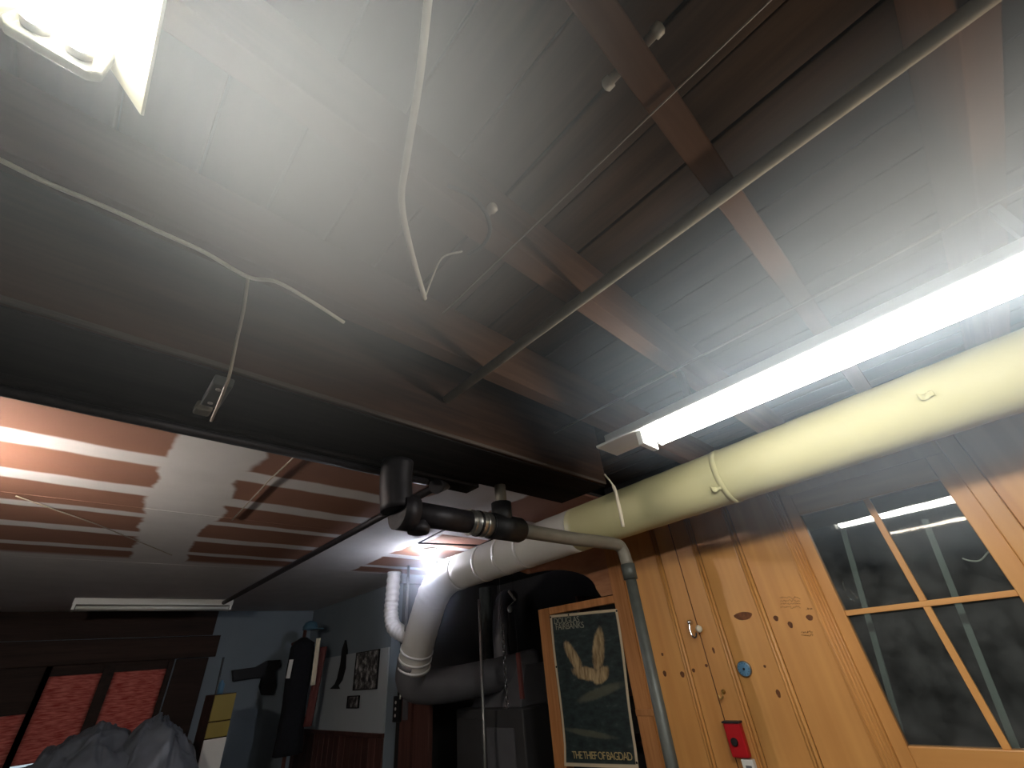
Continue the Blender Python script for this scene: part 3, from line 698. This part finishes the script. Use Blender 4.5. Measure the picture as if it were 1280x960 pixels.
# ------------------------------------------------------------------ pipe and wires under the joists
MB().tube([(0.715, -2.6, ZJ-0.016), (0.715, 1.01, ZJ-0.016)], 0.015, 14).build('steel_pipe', 'dusty_pipe', label='slim dusty steel pipe crossing beneath the joists', cat='pipe')
MB().tube([(0.462, -2.6, ZJ-0.004), (0.468, 0.68, ZJ-0.004)], 0.0016, 6).build('wire', 'wire_grey', label='thin straight wire strung across the joists beside the steel pipe', cat='wire')
MB().tube([(1.25, -2.6, ZJ-0.006), (1.245, 0.98, ZJ-0.006)], 0.004, 8).build('cable', 'wire_grey', label='pale cable running under the joists above the strip light', cat='cable')
k1 = smooth_path([atz(541, -60, H+0.74), atz(535, 0, H+0.735), atz(524, 100, H+0.73), atz(508, 200, H+0.71), atz(502, 252, H+0.70), atz(513, 310, H+0.72), atz(531, 373, H+0.765)], 8)
MB().tube(k1, 0.006, 10).build('cable', 'cable_white', label='thick white cable sagging down from the ceiling', cat='cable')
k2 = smooth_path([atz(531, 373, H+0.765), atz(540, 348, H+0.77), atz(553, 322, H+0.772), atz(578, 314, H+0.775)], 8)
MB().tube(k2, 0.0022, 8).build('wire', 'cable_white', label='short pale wire curling up from the end of the white cable', cat='wire')
k3 = smooth_path([atz(560, 232, H+0.775), atz(590, 246, H+0.77), atz(608, 268, H+0.765), atz(612, 290, H+0.765), atz(602, 308, H+0.77), atz(585, 318, H+0.775)], 8)
MB().tube(k3, 0.0045, 8).build('cable', 'cable_dark', label='dark cable looping under the joist beside a porcelain tube', cat='cable')
kb = [atz(-60, 172, ZJ-0.006), atz(0, 200, ZJ-0.006), atz(60, 229, ZJ-0.008), atz(130, 258, ZJ-0.006), atz(200, 290, ZJ-0.010), atz(255, 315, ZJ-0.008), atz(310, 346, ZJ-0.012), atz(345, 352, ZJ-0.01), atz(385, 374, ZJ-0.010), atz(430, 403, ZJ-0.004)]
MB().tube(smooth_path(kb, 6), 0.0045, 8).build('cable', 'cable_white', label='white cable stapled along the joist towards the beam', cat='cable')
kc = [atz(310, 346, ZJ-0.012), atz(305, 385, H+0.74), atz(296, 425, H+0.69), atz(287, 468, H+0.615), atz(280, 488, H+0.592), atz(272, 508, H+0.59), atz(264, 526, H+0.60)]
MB().tube(smooth_path(kc, 6), 0.0035, 8).build('cable', 'wire_grey', label='grey cable dropping from the joist to the junction box', cat='cable')
for n, (px, py, d) in enumerate(((803, 65, -1), (760, 112, 1), (615, 266, -1))):
    pp = atz(px, py, ZJ+0.012)
    yj = 0.018 if n < 2 else 0.424
    yy = yj + d*0.026
    MB().lathe((0.385, yy - d*0.02, ZJ+0.03), (0, d, 0.0), [(0, 0.008), (0.035, 0.008), (0.036, 0.0115), (0.048, 0.0115), (0.052, 0.006)], 14).build('porcelain_tube', 'porcelain', label=['white porcelain tube through the joist nearest the window side', 'white porcelain tube on the other face of that same joist', 'white porcelain tube through the joist beside the looping dark cable'][n], cat='insulator', group='porcelain tubes in the joists')
# strings on the drywall ceiling
MB().tube([atz(375, 564, ZD-0.012), atz(335, 602, ZD-0.008), atz(290, 650, ZD-0.006)], 0.003, 6).build('string', 'wire_grey', label='thin string hanging across the brown drywall right of the white band', cat='string')
MB().tube([atz(20, 620, ZD-0.006), atz(120, 655, ZD-0.008), atz(215, 694, ZD-0.006)], 0.003, 6).build('string', 'wire_grey', label='long thin string crossing the striped drywall left of the white band', cat='string')
MB().tube([atz(600, 640, ZD-0.02), atz(523, 679, ZD-0.02)], 0.006, 8).build('rod', 'cast_iron', label='dark rod crossing the ceiling behind the cast iron pipe', cat='rod')
MB().tube([atz(523, 679, ZD-0.03), atz(600, 682, ZD-0.03)], 0.006, 8).build('rod', 'cast_iron', label='dark rod angled across the ceiling towards the duct', cat='rod')
MB().tube([atz(640, 662, ZD-0.02), atz(548, 707, ZD-0.02)], 0.005, 8).build('cable', 'cable_dark', label='dark cable running along the ceiling to the bare bulb', cat='cable')
h0 = (1.52, 1.0, H+0.66)
MB().tube(smooth_path([(1.60, 1.01, H+0.68), (1.63, 0.995, H+0.62), (1.645, 1.0, H+0.53), (1.665, 1.015, H+0.45)], 6), [0.004]*6+[0.008]*13, 8).build('hanging_strap', 'paper_edge', label='torn pale strap hanging off the beam end by the duct', cat='strap')

# ------------------------------------------------------------------ small things on the pine wall
c = atx(867, 787, 2.5)
hk = thing('wall_hook', (2.48, c.y, c.z-0.03), 'chrome hook with a knotted pale string on the pine boards', 'hook')
MB().lathe((2.5, c.y+0.004, c.z+0.035), (-1, 0, 0), [(0, 0.013), (0.006, 0.013), (0.012, 0.008), (0.022, 0.012), (0.03, 0.006)], 14).build('boss', 'chrome', hk)
MB().tube(smooth_path([(2.478, c.y+0.004, c.z+0.03), (2.470, c.y+0.006, c.z-0.005), (2.468, c.y-0.004, c.z-0.035), (2.462, c.y-0.022, c.z-0.034), (2.462, c.y-0.03, c.z-0.015)], 5), 0.005, 8).build('hook', 'chrome', hk)
MB().lathe((2.49, c.y-0.042, c.z+0.0), (-1, 0, 0), [(0, 0.006), (0.006, 0.016), (0.016, 0.018), (0.022, 0.008)], 9).build('knotted_string', 'paper_edge', hk)
c = atx(905, 866, 2.5)
k2_ = thing('small_hook', (2.49, c.y, c.z-0.02), 'tarnished brass hook below the chrome hook on pine', 'hook')
MB().lathe((2.5, c.y, c.z+0.005), (-1, 0, 0), [(0, 0.010), (0.005, 0.010), (0.008, 0.004), (0.02, 0.004)], 12).build('screw_base', 'brass', k2_)
MB().tube(smooth_path([(2.482, c.y, c.z+0.005), (2.474, c.y-0.002, c.z-0.01), (2.476, c.y+0.014, c.z-0.022), (2.478, c.y+0.02, c.z-0.006)], 5), 0.003, 8).build('hook', 'brass', k2_)
c = atx(931, 836, 2.5)
th = thing('thermometer_dial', (2.49, c.y, c.z-0.03), 'round pale blue dial fixed to the pine boards', 'dial')
MB().lathe((2.5, c.y, c.z), (-1, 0, 0), [(0, 0.033), (0.008, 0.033), (0.011, 0.030)], 26).build('rim', 'galvanised', th)
MB().lathe((2.489, c.y, c.z), (-1, 0, 0), [(0, 0.029), (0.002, 0.029)], 26).build('face', 'blue_plastic', th)
MB().lathe((2.487, c.y, c.z), (-1, 0, 0), [(0, 0.005), (0.004, 0.004)], 12).build('hub', 'cast_iron', th)
for k in range(12):
    a = 2*math.pi*k/12; MB().bar((2.4866, c.y+0.021*math.cos(a), c.z+0.021*math.sin(a)), (2.4866, c.y+0.026*math.cos(a), c.z+0.026*math.sin(a)), 0.002, 0.0006, (1, 0, 0)).build('tick', 'cast_iron', th)
c = atx(925, 930, 2.5); cw = c.y
rb = thing('red_switch_box', (2.48, cw, c.z-0.08), 'bright red switch box with a black knob on pine', 'box')
MB().box(2.466, 2.5, cw-0.040, cw+0.040, c.z-0.045, c.z+0.082).build('box_body', 'red_plastic', rb, 0.006)
MB().lathe((2.466, cw+0.006, c.z+0.012), (-1, 0, 0), [(0, 0.016), (0.008, 0.016), (0.012, 0.012)], 16).build('knob', 'black_paint', rb)
MB().box(2.462, 2.5, cw-0.042, cw+0.042, c.z+0.080, c.z+0.087).build('lid_edge', 'cast_iron', rb)
MB().box(2.472, 2.5, cw-0.048, cw+0.006, c.z-0.12, c.z-0.05).build('label_plate', 'white_plastic', rb, 0.003)
MB().box(2.4705, 2.473, cw-0.036, cw-0.010, c.z-0.10, c.z-0.07).build('slot', 'sheet_metal', rb)
# tangle of small tools behind the corner of the glass
for n, (a, b) in enumerate((((1053, 725), (1056, 738)), ((1058, 745), (1068, 752)), ((1062, 737), (1072, 748)))):
    MB().tube([atx(*a, 2.55), atx(*b, 2.55)], 0.004, 8).build('metal_rod', 'chrome', label=['short upright shiny rod behind the window corner', 'lowest shiny rod behind the window corner', 'slanting shiny rod behind the window corner'][n], cat='rod', group='shiny rods behind the glass')
kk = smooth_path([atx(1203, 698, 2.6), atx(1213, 701, 2.6), atx(1226, 700, 2.6), atx(1238, 688, 2.58), atx(1250, 690, 2.541)], 5)
MB().tube(kk, 0.003, 8).build('wire_loop', 'cable_white', label='curved pale wire behind the upper window pane', cat='wire')

# ------------------------------------------------------------------ far end: pictures, blade, coat stand, cabinet, pile
def picture(name, p0, p1, label, x=2.300, mat='photo_print', frame=0.008):
    a = atx(*p0, x); b = atx(*p1, x); y0, y1 = min(a.y, b.y), max(a.y, b.y); z0, z1 = min(a.z, b.z), max(a.z, b.z)
    o = thing(name, (x, (y0+y1)/2, z0), label, 'picture', 'pictures on the pale wall')
    MB().box(x-0.006, x+0.003, y0, y1, z0, z1).build('print', mat, o)
    f = MB().box(x-0.012, x+0.003, y0-frame, y0, z0-frame, z1+frame).box(x-0.012, x+0.003, y1, y1+frame, z0-frame, z1+frame)
    f.box(x-0.012, x+0.003, y0, y1, z0-frame, z0).box(x-0.012, x+0.003, y0, y1, z1, z1+frame)
    f.build('frame', 'black_paint', o)
picture('framed_picture', (447, 817), (471, 860), 'tall dark black and white picture on the pale wall')
picture('framed_picture', (436, 871), (448, 884), 'small square picture below the tall one on the pale wall', 2.299)
bo = [atx(px, py, 2.318) for px, py in ((433, 800), (435, 812), (434, 835), (430, 850), (425, 857), (427, 861), (414, 861), (420, 855), (423, 848), (427, 830), (429, 812))]
MB().prism(bo, (-0.016, 0, 0)).build('blade', 'black_paint', label='dark curved blade hanging on the pale wall left of the pictures', cat='blade')
hn = [aty(px, py, BY-0.005) for px, py in ((289, 838), (318, 834), (333, 826), (349, 825), (350, 833), (343, 840), (344, 858), (340, 869), (326, 869), (323, 858), (326, 848), (318, 848), (290, 852))]
MB().prism(hn, (0, -0.05, 0)).build('wall_tool', 'black_paint', label='black pistol-shaped tool hanging on the dim far wall', cat='tool', bevel=0.006)
# coat stand with a dark coat
cx, cy = 1.98, 5.45
cst = thing('coat_stand', (cx, cy, 0), 'slender coat stand in the far corner', 'coat stand')
MB().tube([(cx, cy, 0.03), (cx, cy, 1.95)], 0.018, 10).build('pole', 'dark_panel', cst)
MB().lathe((cx, cy, 0), (0, 0, 1), [(0, 0.2), (0.02, 0.2), (0.04, 0.05)], 20).build('base', 'dark_panel', cst)
MB().tube([(cx-0.12, cy, 1.80), (cx, cy, 1.86), (cx+0.12, cy, 1.80)], 0.012, 8).build('arm', 'dark_panel', cst)
def coat(u, v):
    a = 2*math.pi*u
    wv = [(0.0, 0.03), (0.06, 0.12), (0.3, 0.125), (0.62, 0.11), (1.0, 0.13)]
    for (t0, w0), (t1, w1) in zip(wv, wv[1:]):
        if t0 <= v <= t1: w = w0+(w1-w0)*(v-t0)/(t1-t0); break
    f = 1+0.10*math.sin(5*a+v*2)*v
    return (cx+math.cos(a)*w*f+0.02*v, cy+math.sin(a)*w*0.7*f, 1.86-v*0.98)
MB().grid(coat, 32, 20).build('coat', 'dark_cloth', label='long dark coat hanging on the far coat stand', cat='coat', solid=0.004)
MB().bar((cx-0.13, cy-0.09, 1.50), (cx-0.125, cy-0.09, 1.66), 0.035, 0.02, (0, 1, 0)).build('paper_tag', 'white_plastic', label='pale scrap at the left side of the dark coat', cat='scrap')
MB().grid(lambda u, v: (cx+0.10+u*0.045-0.01*v, cy-0.12+0.015*math.sin(u*6), 1.42+v*0.42), 6, 12).build('scarf', 'paper_edge', label='pale strip of cloth hanging at the side of the dark coat', cat='scarf', solid=0.004)
MB().grid(lambda u, v: (cx+0.155+u*0.08-0.05*(1-v), cy-0.08+0.02*math.sin(u*6), 1.08+v*0.68), 6, 12).build('scarf', 'red_cloth', label='dull red cloth hanging beside the dark coat', cat='scarf', solid=0.004)
cp = thing('cap', (cx+0.04, cy, 1.92), 'blue-grey cap on top of the coat stand', 'cap')
MB().lathe((cx+0.05, cy, 1.93), (0, 0, 1), [(0, 0.075), (0.03, 0.078), (0.07, 0.06), (0.09, 0.02)], 18).build('crown', 'blue_cap', cp)
MB().prism([(cx+0.05+0.08*math.cos(a)+0.05, cy-0.05+0.06*math.sin(a), 1.93) for a in [i*math.pi/6 for i in range(12)]], (0, 0, 0.008)).build('brim', 'blue_cap', cp)
# yellow cabinet
yc = thing('yellow_cabinet', (1.23, 5.1, 0), 'narrow yellow cabinet with a white lower drawer', 'cabinet')
MB().box(1.145, 1.315, 5.005, 5.30, 0.0, 1.43).build('body', 'window_wood', yc, 0.004)
for z0, z1, m in ((1.245, 1.425, 'yellow_paint'), (1.135, 1.238, 'yellow_paint'), (0.80, 1.128, 'white_plastic'), (0.40, 0.79, 'white_plastic')):
    MB().box(1.150, 1.312, 4.99, 5.006, z0, z1).build('drawer', m, yc, 0.004)
MB().lathe((1.20, 5.1, 1.43), (0, 0, 1), [(0, 0.03), (0.07, 0.03), (0.09, 0.012), (0.1, 0.012)], 14).build('bottle', 'blue_plastic', label='small bottle standing on the yellow cabinet', cat='bottle')
MB().bar((1.157, 5.02, 1.431), (1.150, 5.03, 1.70), 0.012, 0.012).build('metal_rule', 'chrome', label='bright metal strip standing at the corner of the yellow cabinet', cat='strip')
# work table and crumpled sheets
tb = thing('work_table', (0.55, 5.0, 0), 'dark work table under the crumpled grey sheets', 'table')
MB().box(-0.3, 1.12, 4.55, 5.6, 0.84, 0.88).build('table_top', 'dark_panel', tb, 0.004)
for xx in (-0.27, 1.03):
    for yy in (4.58, 5.5): MB().box(xx, xx+0.06, yy, yy+0.06, 0, 0.84).build('leg', 'dark_panel', tb, 0.003)
from mathutils import noise as mn
def pile(x0, x1, y0, y1, hz, seed, fold, ridge):
    def fn(u, v):
        x = x0+(x1-x0)*u; y = y0+(y1-y0)*v
        e = max(0.0, math.sin(math.pi*u))**0.45*max(0.0, math.sin(math.pi*v))**0.5
        q = Vector((x*fold+seed, y*fold, seed))
        n = 0.5*mn.fractal(q, 0.7, 2.1, 3) + 1.6*(0.30-abs(mn.noise(q*1.1+Vector((3, 1, 0))))) + 1.0*(0.25-abs(mn.noise(q*2.3+Vector((7, 2, 0))))) + 0.5*(0.25-abs(mn.noise(q*4.7)))
        return (x+0.05*mn.noise(q*1.7), y+0.05*mn.noise(q*1.9), 0.882 + e*(hz*ridge(u)+0.075*n))
    return MB().grid(fn, 90, 70)
pile(-0.02, 0.74, 4.62, 5.45, 0.44, 2.0, 5.0, lambda u: 0.55+0.6*u).build('crumpled_sheet', 'grey_sheet', label='large crumpled grey sheet heaped on the work table', cat='sheet')
pile(0.58, 1.12, 4.60, 5.2, 0.50, 12.0, 5.0, lambda u: 1.05-0.45*u).build('crumpled_bag', 'grey_sheet', label='crumpled grey bag heaped beside the yellow cabinet', cat='bag')

# ------------------------------------------------------------------ haze hanging round the lamps
def haze(box, blobs, label, mname, col, aniso=0.15):
    t = NT(mname); t.t.nodes.remove(t.b); P = t.n('ShaderNodeTexCoord').outputs['Object']; dens = None
    for c, s, a in blobs:
        d = t.vm('MULTIPLY', t.vm('SUBTRACT', P, c), tuple(1/q for q in s))
        e = t.math('EXPONENT', t.math('MULTIPLY', t.vm('DOT_PRODUCT', d, d), -1.0))
        e = t.math('MULTIPLY', t.math('SUBTRACT', e, 0.02, True), a)
        dens = e if dens is None else t.math('ADD', dens, e)
    sc = t.n('ShaderNodeVolumeScatter'); sc.inputs['Color'].default_value = (*col, 1); sc.inputs['Anisotropy'].default_value = aniso
    t.l(dens, sc.inputs['Density']); t.l(sc.outputs[0], t.out.inputs['Volume'])
    o = MB().box(*box).build('haze', mname, label=label, cat='haze', kind='stuff')
    off = o.location.copy(); o.data.transform(Matrix.Translation(off)); o.location = (0, 0, 0)   # texture in room coordinates
    return o
haze((-0.72, 0.60, -0.45, 1.0, H+0.12, H+0.97), [((0.11, 0.33, H+0.60), (0.17, 0.20, 0.16), 3.9), ((0.04, 0.42, H+0.57), (0.34, 0.36, 0.20), 0.5)],
     'bright grey haze hanging beside the overhead twin tube fixture', 'haze_near', (0.92, 0.97, 1.0))
haze((0.61, 1.88, -1.75, 0.80, H+0.12, H+0.97), [((0.86, -0.36, H+0.62), (0.27, 0.62, 0.20), 3.1), ((1.55, -0.10, H+0.33), (0.24, 0.50, 0.13), 0.45)],
     'bluish haze hanging along the long strip light', 'haze_long', (0.70, 0.84, 0.98))
haze((1.40, 2.28, 2.35, 3.30, H+0.05, H+0.758), [((1.86, 2.80, H+0.48), (0.22, 0.22, 0.22), 1.0)],
     'faint bluish haze round the bare bulb', 'haze_bulb', (0.80, 0.86, 1.0))
